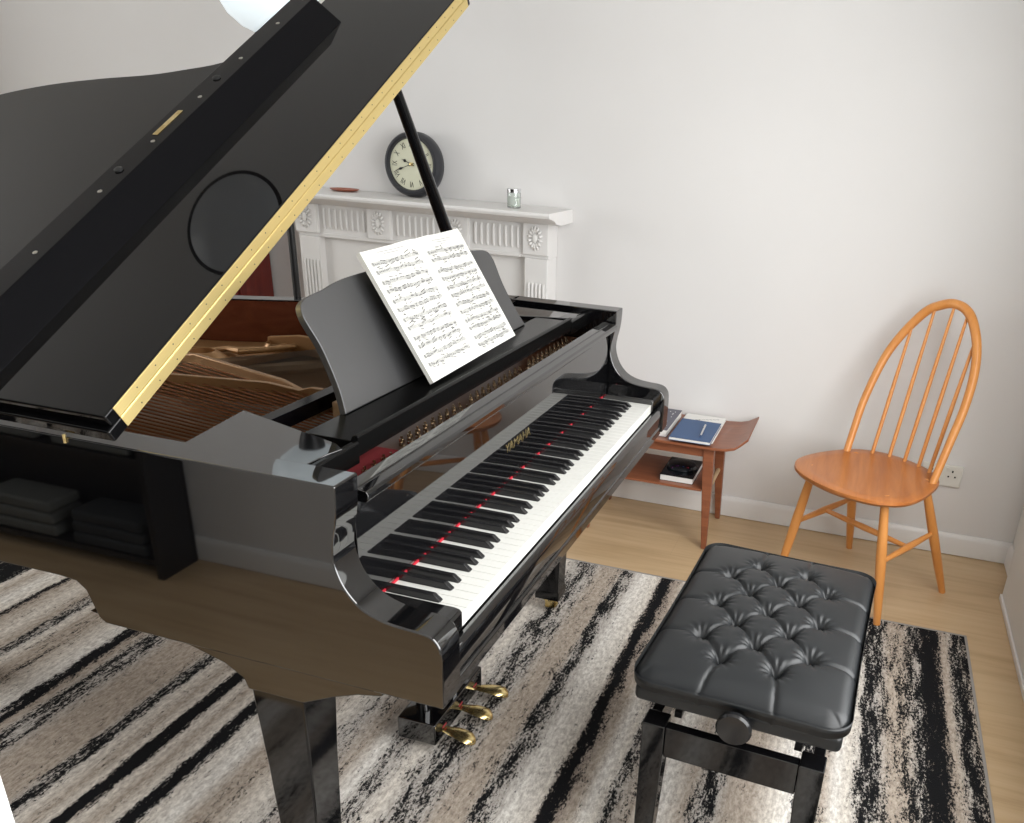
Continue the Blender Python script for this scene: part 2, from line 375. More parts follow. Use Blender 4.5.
case.prism(armf+lower+[(1.45, .717), (1.45, HT)], 'x', BX0, BX1)
case.prism(armf+[(-.026, .636), (.47, .638), (.47, HT)], 'x', TX0, TX1)
outline = catmull(v2([(TX1, .46), (1.322, .56), (1.27, .68), (1.185, .78), (1.085, .87), (1.0, .955), (.945, 1.06), (.90, 1.17), (.87, 1.29), (.833, 1.41), (.78, 1.52), (.70, 1.615), (.58, 1.69), (.42, 1.735), (.25, 1.74), (.08, 1.70), (-.04, 1.62), (-.10, 1.53), (BX0, 1.44)]), 5)
def offset(path, d):
    out = []
    for i, p in enumerate(path):
        t = (path[min(i+1, len(path)-1)]-path[max(i-1, 0)]).normalized(); out.append(p+Vector((-t.y, t.x, 0))*d)
    return out
inner = offset(outline, .05)
def ribbon(mb, A, B, z0, z1):
    vs = []; n = len(A)
    for p, q in zip(A, B): vs += [(p.x, p.y, z0), (p.x, p.y, z1), (q.x, q.y, z1), (q.x, q.y, z0)]
    fs = []
    for i in range(n-1):
        for k in range(4): fs.append((4*i+k, 4*i+(k+1) % 4, 4*i+4+(k+1) % 4, 4*i+4+k))
    fs += [(0, 1, 2, 3), (4*n-1, 4*n-2, 4*n-3, 4*n-4)]
    mb.add(vs, fs)
ribbon(case, outline, inner, .717, HT)
case.build('case', 'lacquer', GP, bevel=.003, angle=30)
# red-brown veneer on the inside of the rim
inn2 = offset(outline, .0545)
b = MB(); i0 = 3; ribbon(b, inner[i0+2:-3]+[Vector((BX1, 1.38, 0)), Vector((BX1, .50, 0))], inn2[i0+2:-3]+[Vector((BX1+.005, 1.38, 0)), Vector((BX1+.005, .50, 0))], .80, .979)
b.build('inner_rim', 'inner_wood', GP, angle=30)
# case bottom, key bed, front rail
b = MB(); b.box(BX1, TX0, -.012, .45, .636, .690); b.build('key_bed', 'lacquer', GP, bevel=.003)
b = MB(); b.prism([(-.021, .630), (-.021, .652), (-.017, .656), (-.006, .656), (-.006, .630)], 'x', BX1-.002, TX0+.002); b.build('key_bed_rail', 'lacquer', GP, bevel=.002)
b = MB(); b.prism([(-.019, .658), (-.0205, .694), (-.018, .707), (-.013, .712), (-.006, .711), (-.0022, .706), (-.0022, .658)], 'x', BX1, TX0); b.build('key_slip', 'lacquer', GP, bevel=.0015)
inn = [(p.x, p.y) for p in inner]
b = MB(); b.prism([(BX1-.01, .30), (TX0+.01, .30)]+inn[2:-2], 'z', .815, .830); b.build('soundboard', 'spruce', GP, smooth=False)
b = MB()
for x in (.15, .60, 1.0): b.box(x, x+.07, .45, 1.0 if x > .9 else 1.5, .70, .80)
b.build('back_beams', 'inner_wood', GP)
# leg blocks with the curved apron under the bass side
brk = [(.66, .652), (.60, .646), (.52, .641), (.45, .632), (.385, .614), (.350, .592), (.343, .572), (.235, .572), (.175, .600), (.13, .617), (.085, .626), (.085, .645)]
def leg(x0, x1, y0, y1, ztop):
    lg = MB(); cx, cy = (x0+x1)/2, (y0+y1)/2; w, d = (x1-x0)/2, (y1-y0)/2; vs = []
    lv = [(ztop, 1.0), (ztop-.03, .99), (.40, .88), (.20, .78), (.095, .72), (.085, .80), (.060, .80)]
    for z, k in lv: vs += [(cx-w*k, cy-d*k, z), (cx+w*k, cy-d*k, z), (cx+w*k, cy+d*k, z), (cx-w*k, cy+d*k, z)]
    fs = [(3, 2, 1, 0)]+[(4*i+k, 4*i+(k+1) % 4, 4*i+4+(k+1) % 4, 4*i+4+k) for i in range(len(lv)-1) for k in range(4)]+[tuple(4*(len(lv)-1)+k for k in range(4))]
    lg.add(vs, fs); lo = lg.build('leg', 'bench_black', GP, bevel=.004)
    c = MB(); c.lathe([(.012, 0), (.024, .002), (.024, .012), (.012, .016)], (cx, cy, .046), 20)
    c.box(cx-.015, cx-.011, cy-.02, cy+.012, RZ+.008, .05).box(cx+.011, cx+.015, cy-.02, cy+.012, RZ+.008, .05)
    Tm = Matrix.Translation((cx, cy-.006, RZ+.021)) @ Matrix.Rotation(PI/2, 4, 'Y')
    c.lathe([(.008, -.010), (.018, -.009), (.021, -.004), (.021, .004), (.018, .009), (.008, .010)], (0, 0, 0), 24, Tm)
    c.build('caster', 'brass', lo)
    return lo
b = MB(); b.prism(brk, 'x', BX0+.006, .03); b.build('leg_block', 'lacquer', GP, bevel=.003)
b = MB(); b.prism(brk, 'x', 1.08, 1.27); b.build('leg_block', 'lacquer', GP, bevel=.003)
leg(-.103, -.012, .240, .342, .575)
leg(1.130, 1.221, .228, .330, .575)
leg(.22, .32, 1.58, 1.68, .71)
b = MB(); b.box(.17, .37, 1.53, 1.70, .69, .80); b.build('leg_block', 'lacquer', GP, bevel=.003)
# lyre and pedals
b = MB()
b.box(.422, .690, .295, .400, .036, .098)
for x in (.48, .635): b.tube([(x, .385, .64), (x, .370, .40), (x, .355, .096)], [.022, .016, .02], 12)
b.box(.46, .76, .33, .43, .60, .637)
b.build('pedal_lyre', 'lacquer', GP, bevel=.004)
for x, fl in ((.470, .0), (.560, .012), (.645, .028)):
    p = MB(); vs = []; fs = []
    prof = [(.32, .0095), (.30, .010), (.290, .011), (.275, .015), (.258, .0185), (.240, .0205), (.227, .0195), (.216, .014), (.211, .006)]
    for i, (y, w) in enumerate(prof):
        z = .052-.15*max(0, .30-y)-.004*(i > 6)+.006*(1-abs(i-4)/4 if 0 < i < 8 else 0)
        for k in range(10):
            th = 2*PI*k/10; vs.append((x+fl*min(1, max(0, (.315-y)/.09))+w*1.12*math.cos(th), y, z+.0048*math.sin(th)))
    for i in range(len(prof)-1):
        for k in range(10): fs.append((i*10+k, i*10+(k+1) % 10, i*10+10+(k+1) % 10, i*10+10+k))
    fs += [tuple(range(10)), tuple(len(prof)*10-1-k for k in range(10))]
    p.add(vs, fs).build('pedal', 'brass', GP, angle=60)
for x in (.470, .560, .645): MB().box(x-.010, x+.010, .2940, .2955, .062, .068).build('pedal_felt', 'dark_red_felt', GP, smooth=False)
# keys
w = .02355; KZ = .735
offs = {1: -.10, 2: .10, 4: -.13, 5: 0., 6: .13}    # black key after white C, D, F, G, A
names = 'ABCDEFG'
blk = {}
for i in range(51):
    nm = names[i % 7]; o_ = {'A': .13, 'C': -.10, 'D': .10, 'F': -.13, 'G': 0.}.get(nm)
    if o_ is not None: blk[i] = (i+1+o_)*w
for i in range(52):
    g = .0005; xl, xr = i*w+g, (i+1)*w-g
    bl = blk.get(i-1); br_ = blk.get(i)
    tl = bl+.0062 if bl else xl; tr = br_-.0062 if br_ else xr
    poly = [(xl, 0), (xr, 0), (xr, .05), (tr, .0505), (tr, .165), (tl, .165), (tl, .0505), (xl, .05)]
    k = MB(); k.prism(poly, 'z', KZ-.026, KZ); k.build('white_key', 'ivory', GP, bevel=.0008, segs=1)
def black_mesh():
    k = MB(); vs = []
    for y, z, hw in ((.0485, KZ-.01, .0058), (.165, KZ-.01, .0058), (.165, KZ+.012, .0046), (.061, KZ+.012, .0046), (.0485, KZ+.0015, .0056)):
        vs += [(-hw, y, z), (hw, y, z)]
    fs = [(0, 1, 3, 2), (2, 3, 5, 4), (4, 5, 7, 6), (6, 7, 9, 8), (8, 9, 1, 0), (0, 2, 4, 6, 8), (9, 7, 5, 3, 1)]
    k.add(vs, fs); return k
bk0 = black_mesh().build('black_key', 'ebony', GP, bevel=.0012)
first = True
for x in blk.values():
    o = bk0 if first else bk0.copy()
    if not first: COL.objects.link(o)
    o.location = (x, 0, 0); first = False
b = MB(); b.box(-.003, 52*w+.003, .149, .152, KZ-.004, KZ+.0045); b.build('key_felt', 'red_felt', GP, smooth=False)
for x0, x1 in ((BX1, -.0015), (52*w+.0015, TX0)):
    b = MB(); b.prism([(-.004, .712), (-.004, .742), (0, .747), (.01, .749), (.152, .749), (.152, .712)], 'x', x0, x1); b.build('key_block', 'lacquer', GP, bevel=.002)
# fallboard
fb = [(.1525, KZ+.006), (.1530, .80), (.1545, .90), (.1550, .928), (.133, .9285), (.1285, .933), (.1285, .942), (.132, .9465), (.147, .9485), (.148, .9465), (.150, .9465), (.151, .9490), (.172, .9505), (.176, .946), (.176, KZ+.006)]
b = MB(); b.prism(fb, 'x', BX1+.012, TX0-.012); FB = b.build('fallboard', 'lacquer', GP, bevel=.0012, angle=25)
vs, fs = text_mesh('YAMAHA', .030, Matrix.Translation((.598, .1528, .812)) @ Matrix.Rotation(PI/2, 4, 'X') @ Matrix.Diagonal((1.15, 1, 1, 1)), 'brass', 'maker_lettering', FB)
b = MB(); b.add(vs, fs); b.build('maker_lettering', 'brass', FB, smooth=False)
# back wall of the key well and pin block
b = MB(); b.box(BX1, TX0, .180, .30, .80, .885); b.build('pin_block', 'dark_wood', GP, bevel=.002)
b = MB(); b.prism([(.184, .885), (.184, .915), (.190, .918), (.196, .915), (.196, .885)], 'x', BX1+.01, TX0-.01); b.build('plate_edge', 'inner_wood', GP, bevel=.001)
# iron plate with ribs
pl = MB(); PZ = .888
pl.box(BX1+.006, TX0-.006, .305, .335, PZ-.01, PZ+.006)
MB().box(BX1+.006, TX0-.006, .196, .3045, PZ-.01, PZ+.006).build('pin_plank', 'dark_wood', GP, bevel=.001)
# rim flange of the plate following the bentside
iA = [p for p in offset(outline, .055) if p.y > .42][2:-4]; iB = [p for p in offset(outline, .125) if True]; 
oa = offset(outline, .055); ob = offset(outline, .135); sel = range(4, len(oa)-6)
ribbon(pl, [oa[i] for i in sel], [ob[i] for i in sel], PZ-.035, PZ-.022)
def strut(a, b_, wd=.022, h=.03, zz=PZ):
    a = Vector((*a, 0)); b2 = Vector((*b_, 0)); t = (b2-a).normalized(); n = Vector((-t.y, t.x, 0))*wd/2
    vs = []
    for p, hh in ((a, h*.6), (a.lerp(b2, .15), h), (a.lerp(b2, .85), h), (b2, h*.5)):
        vs += [(p.x-n.x, p.y-n.y, zz-.02), (p.x+n.x, p.y+n.y, zz-.02), (p.x+n.x*.6, p.y+n.y*.6, zz+hh), (p.x-n.x*.6, p.y-n.y*.6, zz+hh)]
    fs = [(0, 1, 2, 3), (15, 14, 13, 12)]+[(4*i+k, 4*i+(k+1) % 4, 4*i+4+(k+1) % 4, 4*i+4+k) for i in range(3) for k in range(4)]
    pl.add(vs, fs)
strut((.435, .33), (.452, .62)); strut((.452, .60), (.575, 1.04)); strut((.452, .60), (.36, 1.12)); strut((.36, 1.10), (.30, 1.62))
strut((.575, 1.02), (.66, 1.25)); strut((.80, .33), (.83, .98)); strut((1.05, .33), (1.04, .80))
# wide web with a round opening at the far end of the struts
def ring(cx, cy, r0, r1, z0, z1, sx=1., sy=1.):
    vs = []; fs = []; n = 32
    for k in range(n):
        c, s_ = math.cos(2*PI*k/n), math.sin(2*PI*k/n)
        vs += [(cx+r0*c*sx, cy+r0*s_*sy, z0), (cx+r0*c*sx, cy+r0*s_*sy, z1), (cx+r1*c*sx, cy+r1*s_*sy, z1*.4+z0*.6), (cx+r1*c*sx, cy+r1*s_*sy, z0)]
    for k in range(n):
        for q in range(4): fs.append((4*k+q, 4*k+(q+1) % 4, 4*((k+1) % n)+(q+1) % 4, 4*((k+1) % n)+q))
    pl.add(vs, fs)
for c_ in ((.655, 1.045, .030, .062), (.815, .945, .026, .042), (.50, 1.33, .035, .08)): ring(*c_, PZ-.03, PZ+.008)
web = catmull(v2([(.575, 1.04), (.66, 1.14), (.76, 1.06), (.88, 1.0), (.97, .90), (1.08, .80), (1.02, .78), (.93, .84), (.84, .885), (.74, .93), (.66, .96)]), 5, True)
pl.prism([(p.x, p.y) for p in web], 'z', PZ-.030, PZ-.012)
pl.tube([(.70, 1.09, PZ-.01), (.72, 1.02, PZ), (.70, .97, PZ+.004), (.75, .925, PZ+.002), (.84, .88, PZ), (.98, .80, PZ)], [.006, .009, .010, .009, .008, .006], 8)
pl.build('iron_plate', 'plate', GP, bevel=.003)
# red felt at the bass tuning pins, tuning pins
b = MB(); b.box(-.045, .24, .198, .325, PZ+.006, PZ+.010); b.build('pin_felt', 'dark_red_felt', GP, smooth=False)
def pin_mesh():
    k = MB(); k.tube([(0, 0, 0), (0, .003, .015)], .0027, 8); k.tube([(0, 0, .002), (0, .001, .008)], .0044, 8); return k
p0 = pin_mesh().build('tuning_pin', 'pin_steel', GP); pins = []
xx = -.03
for sec, (xa, xb, rows) in enumerate(((-.02, .225, 2), (.26, .53, 3), (.56, .86, 3), (.90, 1.22, 3))):
    n = int((xb-xa)/.0155)
    for i in range(n):
        for r_ in range(rows): pins.append((xa+i*.0155+r_*.005, .213+r_*.021+(.006 if i % 2 else 0), PZ+.005))
pins.sort(key=lambda p: p[0])
for i, p in enumerate(pins[:99]):
    o = p0 if i == 0 else p0.copy()
    if i: COL.objects.link(o)
    o.location = p
b = MB()
for p in pins[99:]: b.tube([p, (p[0], p[1]+.003, p[2]+.015)], .0027, 6); b.tube([(p[0], p[1], p[2]+.002), (p[0], p[1]+.001, p[2]+.008)], .0044, 6)
o = b.build('tuning_pins_treble', 'pin_steel', GP); o['kind'] = 'stuff'
# strings
b = MB()
for i in range(34):
    t = i/33.; x0 = -.035+.40*t; x1 = .03+.52*t; y1 = 1.60-.50*t
    b.tube([(x0, .33, PZ+.014), (x1, y1-.15, PZ+.014)], .0026-.0008*t, 6, False)
o = b.build('bass_strings', 'copper', GP); o['kind'] = 'stuff'
b = MB()
for i in range(130):
    t = i/129.; x0 = .27+.97*t; y1 = 1.45-.95*t**.8; x1 = x0-.12*(1-t)
    if x1 > .95: y1 = min(y1, .78)
    b.tube([(x0, .33, PZ+.010), (x1, max(y1, .45), PZ+.004)], .0007, 4, False)
o = b.build('treble_strings', 'steel', GP); o['kind'] = 'stuff'
b = MB()
br0 = [Vector((.50, 1.30, .84)), Vector((.60, 1.10, .84)), Vector((.75, .90, .84)), Vector((.95, .72, .84)), Vector((1.18, .52, .84))]
b.tube([tuple(p) for p in catmull(br0, 5)], .018, 8); b.tube([(.06, 1.25, .845), (.35, 1.22, .845), (.5, 1.1, .845)], .018, 8)
b.build('bridge', 'maple', GP)
b = MB(); b.box(.02, 1.22, .445, .475, .925, .955)
for x in (.10, .40, .70, 1.0): b.box(x, x+.02, .45, .47, .88, .925)
b.build('damper_rail', 'deep_black', GP, bevel=.002)
b = MB()
for i in range(60):
    x = .30+i*.0146; b.box(x, x+.010, .478, .515, PZ+.012, PZ+.028)
o = b.build('dampers', 'maple', GP)
b = MB(); b.prism([(.03, .34), (.32, .34), (.34, .36), (.34, .43), (.31, .43), (.31, .365), (.03, .365)], 'z', .90, .945); b.build('wooden_key_frame_block', 'maple', GP, bevel=.002)
# side shelves of the music desk
SZ = .972
for sgn in (1, -1):
    def X(v): return v if sgn == 1 else (TX0+BX1)-v
    poly = [(X(BX1+.002), .238), (X(-.02), .236), (X(.012), .234), (X(.042), .226), (X(.060), .250), (X(.135), .490), (X(BX1+.002), .462)]
    b = MB(); b.prism(poly, 'z', SZ-.014, SZ); b.build('desk_side_shelf', 'lacquer', GP, bevel=.0015)
# music desk: rail with a lipped ledge
b = MB(); b.prism([(.226, SZ-.030), (.224, SZ+.006), (.229, SZ+.0095), (.236, SZ+.006), (.240, SZ-.002), (.330, SZ-.002), (.334, SZ-.030)], 'x', .085, TX0+BX1-.085)
b.prism([(.224, SZ-.040), (.222, SZ-.004), (.226, SZ-.001), (.2335, SZ-.001), (.2335, SZ-.040)], 'x', BX1+.004, .085); b.prism([(.224, SZ-.040), (.222, SZ-.004), (.226, SZ-.001), (.2335, SZ-.001), (.2335, SZ-.040)], 'x', TX0+BX1-.085, TX0-.004)
b.build('music_rail', 'rail_black', GP, bevel=.0015)
cx = .612
hw = [(.420, 0), (.406, .04), (.398, .09), (.396, .13), (.401, .165), (.402, .185), (.394, .204), (.375, .213), (.35, .217), (.31, .221), (.26, .229), (.18, .233), (0, .235)]
half_ = [(p.x, p.y) for p in catmull(v2(hw), 3)]
poly = [(-x, y) for x, y in half_][::-1]; poly = half_+poly[1:]
TD = Matrix.Translation((cx, .318, SZ)) @ Matrix.Rotation(-math.radians(27), 4, 'X') @ Matrix.Rotation(PI/2, 4, 'X')
b = MB(); b.prism(poly, 'z', -.014, 0, TD); b.build('music_desk', 'desk_black', GP, bevel=.002, angle=30)
# lid
ANG = math.radians(30.6); e = Vector((math.cos(ANG), 0, math.sin(ANG))); nn = Vector((-math.sin(ANG), 0, math.cos(ANG)))
TL = Matrix(((e.x, 0, nn.x, BX0), (0, 1, 0, 0), (e.z, 0, nn.z, .990), (0, 0, 0, 1)))
YF = .517
lo_ = catmull(v2([(1.455, .70), (1.44, .76), (1.38, .83), (1.27, .89), (1.16, .945), (1.085, 1.007), (1.046, 1.085), (1.015, 1.166), (.986, 1.291), (.948, 1.411), (.89, 1.52), (.80, 1.625), (.67, 1.71), (.50, 1.755), (.33, 1.755), (.17, 1.70), (.06, 1.60), (.005, 1.47)]), 4)
poly = [(.0, YF), (1.455, YF)]+[(p.x, p.y) for p in lo_]
LID = MB().prism(poly, 'z', 0, .022, TL).build('lid', 'lacquer_satin', GP, bevel=.0035, angle=30)
FL = MB().prism([(.012, YF), (1.452, YF), (1.452, .868), (.012, .868)], 'z', .0225, .0440, TL).build('lid_front_flap', 'lacquer_satin', GP, bevel=.0035)
b = MB(); b.prism([(.760, .0438), (.812, .0985), (.868, .0985), (.868, .0438)], 'x', .02, 1.252, TL); LP = b.build('lid_front_moulding', 'deep_black', GP, bevel=.0015)
for s_ in (.10, .287, .467, .634, .80, .96, 1.12, 1.24):
    Tm = TL @ Matrix.Translation((s_, .834, .0985)); MB().lathe([(.0046, 0), (.0046, .0008), (.003, .0012)], (0, 0, 0), 14, Tm).build('screw', 'steel', LP)
for s_ in (.535, .875): MB().lathe([(.0085, 0), (.0085, .003), (.007, .004)], (0, 0, 0), 18, TL @ Matrix.Translation((s_, .842, .0983))).build('rubber_buffer', 'rubber', LP)
b = MB(); b.box(.655, .745, .838, .850, .0980, .0996, TL); b.build('brass_lock_plate', 'brass', LP, smooth=False)
b = MB(); b.box(.032, 1.44, YF-.0012, YF+.001, .0020, .0205, TL); b.box(.032, 1.44, YF-.0012, YF+.001, .0240, .0425, TL)
b.tube([TL @ Vector((.032, YF-.0008, .0222)), TL @ Vector((1.44, YF-.0008, .0222))], .0015, 8)
b.build('brass_hinge', 'hinge_brass', FL, bevel=.0005)
b = MB()
for i in range(28):
    for o_ in (.010, .034):
        s_ = .075+i*.049; b.lathe([(.0012, 0), (.0012, .0003)], (0, 0, 0), 8, TL @ Matrix.Translation((s_+.01*(o_ > .02), YF-.0012, o_)) @ Matrix.Rotation(PI/2, 4, 'X'))
b.build('hinge_screws', 'rubber', FL)
for y in (.95, 1.30): MB().box(BX0-.003, BX0+.004, y, y+.07, .978, .994).build('lid_hinge', 'brass', GP)
MB().tube([(BX0-.001, .617, .974), (BX0-.001, .617, .988)], .0028, 10).build('hinge_pin', 'brass', GP)
top = TL @ Vector((1.12, .585, 0)); bot = Vector((1.262, .575, .935))
MB().tube([bot, bot.lerp(top, .3), bot.lerp(top, .95), top], [.017, .018, .013, .012], 12).build('lid_prop', 'lacquer_satin', GP)
MB().lathe([(.02, -.01), (.026, 0), (.02, .01)], (1.262, .575, .935), 16).build('prop_pivot', 'brass', GP)

# ------------------------------------------------------------------ music book on the desk
BK = thing('music_book', 'open cream music book leaning on the black music desk', 'sheet music')
TB = Matrix.Translation((.6285, .268, .984)) @ Matrix.Rotation(-math.radians(32), 4, 'X') @ Matrix.Rotation(PI/2, 4, 'X')
H_ = .282
def page(sx, thick, name):
    b = MB(); n = 12; vs = []; fs = []
    for j in range(2):
        for i in range(n+1):
            t = i/n; x = sx*.2165*t; lift = .0065*math.sin(min(1, t*2.2)*PI)*(1-t)+.0012
            y = -.002 if j == 0 else H_
            vs.append(TB @ Vector((x, y+(.004*t if sx > 0 else -.005*t), lift+thick))); vs.append(TB @ Vector((x, y+(.004*t if sx > 0 else -.005*t), -.004)))
    m2 = 2*(n+1)
    for i in range(n):
        a = 2*i; fs += [(a, a+2, a+2+m2, a+m2), (a+1, a+1+m2, a+3+m2, a+3), (a, a+1, a+3, a+2), (a+m2, a+2+m2, a+3+m2, a+1+m2)]
    fs += [(0, m2, m2+1, 1), (2*n, 2*n+1, 2*n+1+m2, 2*n+m2)]
    return b.add(vs, fs).build(name, 'paper', BK, angle=60)
page(-1, .004, 'left_page'); page(1, .0015, 'right_page')
def lift(x): t = abs(x)/.2165; return .0065*math.sin(min(1, t*2.2)*PI)*(1-t)+.0012+(.004 if x < 0 else .0015)
def bar(mb, x0, y0, x1, y1, wd, up=.0011):
    a = Vector((x0, y0, 0)); c = Vector((x1, y1, 0)); t = (c-a)
    if t.length < 1e-6: return
    n = Vector((-t.y, t.x, 0)).normalized()*wd/2
    k = max(1, int(abs(x1-x0)/.02)); P = [a+t*i/k for i in range(k+1)]; vs = []
    for p in P: vs += [TB @ Vector((p.x-n.x, p.y-n.y, lift(p.x)+up)), TB @ Vector((p.x+n.x, p.y+n.y, lift(p.x)+up))]
    mb.add(vs, [(2*i, 2*i+1, 2*i+3, 2*i+2) for i in range(k)])
stf = MB(); ink = MB()
random.seed(3)
for side in (-1, 1):
    xa, xb = (-.200, -.022) if side < 0 else (.020, .200)
    for sys_ in range(6):
        yt = H_-.030-sys_*.0405-(.008 if side > 0 and sys_ > 0 else 0)
        if side > 0 and sys_ == 0: yt -= .004
        for stv in range(2):
            y0 = yt-stv*.0185; ys = []
            for l in range(5): bar(stf, xa, y0-l*.0017, xb, y0-l*.0017, .00062)
            nb = random.choice((4, 4, 5))
            for q in range(nb+1):
                xx = xa+(xb-xa)*q/nb; bar(stf, xx, y0, xx, y0-.0068, .0005)
            bar(ink, xa+.003, y0+.001, xa+.005, y0-.008, .0016); 
            x = xa+.012; base = y0-.0034; slope = 0
            while x < xb-.004:
                grp = random.choice((2, 3, 4, 4)); y = base+random.uniform(-.004, .004); slope = random.uniform(-.0016, .0016); stem = random.choice((-1, 1)); gx = []
                dens = random.choice((.0036, .0042, .006))
                for g_ in range(grp):
                    if x > xb-.004: break
                    bar(ink, x-.0011, y-.0002, x+.0013, y+.0003, .0020); bar(ink, x+.001*stem, y, x+.001*stem, y+stem*.0068, .0006); gx.append((x, y)); x += dens; y += slope
                if len(gx) > 1: bar(ink, gx[0][0]+.001*stem, gx[0][1]+stem*.0068, gx[-1][0]+.001*stem, gx[-1][1]+stem*.0068, .0014)
                x += random.choice((.002, .004, .007))
        bar(ink, xa, yt, xa, yt-.0253, .0007)
    for q in range(3 if side > 0 else 2):
        cxp = (xa+xb)/2; bar(stf, cxp-.05+q*.02, H_-.012-q*.005, cxp+.05-q*.02, H_-.012-q*.005, .0012)
    bar(stf, xa, .012, xa+.09, .012, .0007)
stf.build('staves', 'staff', BK, smooth=False); ink.build('notes', 'ink', BK, smooth=False)

# ------------------------------------------------------------------ piano bench
BR = math.radians(-3.4)
PB = thing('piano_bench', 'adjustable piano bench with deep-buttoned black leather seat', 'bench', (.555, -.455, RZ)); PB.rotation_euler = (0, 0, BR)
TBn = Matrix.Translation((.555, -.455, 0)) @ Matrix.Rotation(BR, 4, 'Z')
def WB(mb): mb.v = [tuple(TBn @ Vector(v)) for v in mb.v]; return mb
HL, HW = .318, .212
btn = []
for i, x in enumerate((-.210, -.142, -.074, -.006, .062, .130, .198)):
    for y in ((-.056, .056) if i % 2 == 0 else (-.112, 0, .112)): btn.append((x, y))
def seat_z(x, y):
    ux, uy = abs(x)/HL, abs(y)/HW
    dome = .026*(1-ux**4)*(1-uy**3)
    z = .016+dome
    dmin = min(math.hypot(x-a, y-b_) for a, b_ in btn)
    dd = sorted((math.hypot(x-a, y-b_), a, b_) for a, b_ in btn)
    z -= .036*math.exp(-(dd[0][0]/.0125)**1.05)
    # seams: diagonal between neighbouring buttons
    sm = 0
    for a, b_ in btn:
        for a2, b2 in ((a+.068, b_+.056), (a+.068, b_-.056)):
            if any(abs(a2-q[0]) < .004 and abs(b2-q[1]) < .004 for q in btn):
                L = math.hypot(a2-a, b2-b_); t = ((x-a)*(a2-a)+(y-b_)*(b2-b_))/L/L
                if -.05 < t < 1.05:
                    d = abs((x-a)*(b2-b_)-(y-b_)*(a2-a))/L; sm = max(sm, math.exp(-(d/.0035))*(1.0))
    for a, b_ in btn:       # pleats from the outer buttons to the edge
        if abs(b_) > .1 and (y*b_ > 0) and abs(y) > abs(b_): sm = max(sm, math.exp(-abs(x-a)/.0035)*.8)
        if abs(a+.210) < .01 and x < a: sm = max(sm, math.exp(-abs(y-b_-(a-x)*.15*(1 if b_ > 0 else -1))/.0035)*.8)
        if abs(a-.198) < .01 and x > a: sm = max(sm, math.exp(-abs(y-b_)/.0035)*.8)
    z -= .0085*sm
    # fine creases radiating from each button
    d0, a, b_ = dd[0]
    if d0 < .05 and d0 > .004:
        th = math.atan2(y-b_, x-a); z += .0021*math.sin(th*12+a*40)*math.exp(-((d0-.018)/.016)**2)
    return z
cu = MB(); NX, NY = 190, 130; vs = []; fs = []
def remap(u, v):     # square to rounded cushion outline
    x, y = u*HL, v*HW; r = .05
    ex, ey = max(0, abs(x)-(HL-r)), max(0, abs(y)-(HW-r))
    if ex > 0 and ey > 0:
        m_ = max(ex, ey)/math.hypot(ex, ey); x = math.copysign(HL-r+ex*m_, x); y = math.copysign(HW-r+ey*m_, y)
    # edges bow inwards slightly between the corners
    x *= 1-.012*(1-v*v); y *= 1-.02*(1-u*u)
    return x, y
SB = .478      # height of cushion base
for j in range(NY+1):
    for i in range(NX+1):
        u, v_ = 2*i/NX-1, 2*j/NY-1; x, y = remap(u, v_)
        e_ = max(abs(u), abs(v_)); z = seat_z(x, y)
        rim = 1.0
        if e_ > .86:
            q = (e_-.86)/.14; z = z-(.030)*(1-math.sqrt(max(0, 1-q*q)))
        vs.append((x, y, SB+.016+z))
for j in range(NY):
    for i in range(NX): a = j*(NX+1)+i; fs.append((a, a+1, a+NX+2, a+NX+1))
# skirt
per = [i for i in range(NX+1)]+[j*(NX+1)+NX for j in range(1, NY+1)]+[NY*(NX+1)+i for i in range(NX-1, -1, -1)]+[j*(NX+1) for j in range(NY-1, 0, -1)]
base = len(vs)
for (dz, sc) in ((-.006, 1.004), (-.016, 1.004), (-.026, .998), (-.032, .985)):
    for p in per: x, y, z = vs[p]; vs.append((x*sc, y*sc, SB+.034+dz))
n = len(per)
for k in range(n): fs.append((per[k], base+k, base+(k+1) % n, per[(k+1) % n]))
for l in range(3):
    for k in range(n): fs.append((base+l*n+k, base+(l+1)*n+k, base+(l+1)*n+(k+1) % n, base+l*n+(k+1) % n))
fs.append(tuple(base+3*n+k for k in range(n)))
cu.add(vs, fs); CU = WB(cu).build('cushion', 'leather', PB, angle=180)
for a, b_ in btn:
    z = SB+.016+seat_z(a, b_)
    WB(MB().lathe([(.001, .004), (.006, .003), (.0085, 0), (.0085, -.003)], (a, b_, z+.002), 14)).build('button', 'leather', CU)
b = MB(); rr = .02
b.box(-HL+.010, HL-.010, -HW+.012, HW-.012, SB-.034, SB+.003); WB(b).build('seat_box', 'leather', PB, bevel=.012, segs=4)
LZ = .394
LX, LY = .302, .178
for sx in (-1, 1):
    for sy in (-1, 1):
        lg = MB(); vs = []; cx_, cy_ = sx*(LX-.022), sy*(LY-.022)
        for z, hw_, sp in ((LZ, .024, 0), (.30, .0235, 0), (RZ+.0, .018, .006)):
            ox, oy = cx_+sx*sp, cy_+sy*sp; vs += [(ox-hw_, oy-hw_, z), (ox+hw_, oy-hw_, z), (ox+hw_, oy+hw_, z), (ox-hw_, oy+hw_, z)]
        lg.add(vs, [(0, 1, 2, 3), (11, 10, 9, 8)]+[(4*i+k, 4*i+(k+1) % 4, 4*i+4+(k+1) % 4, 4*i+4+k) for i in range(2) for k in range(4)])
        WB(lg).build('leg', 'bench_black', PB, bevel=.003)
for sx in (-1, 1):
    x = sx*(LX-.014); WB(MB().box(x-.011, x+.011, -LY+.046, LY-.046, .318, LZ-.003)).build('end_rail', 'bench_black', PB, bevel=.002)
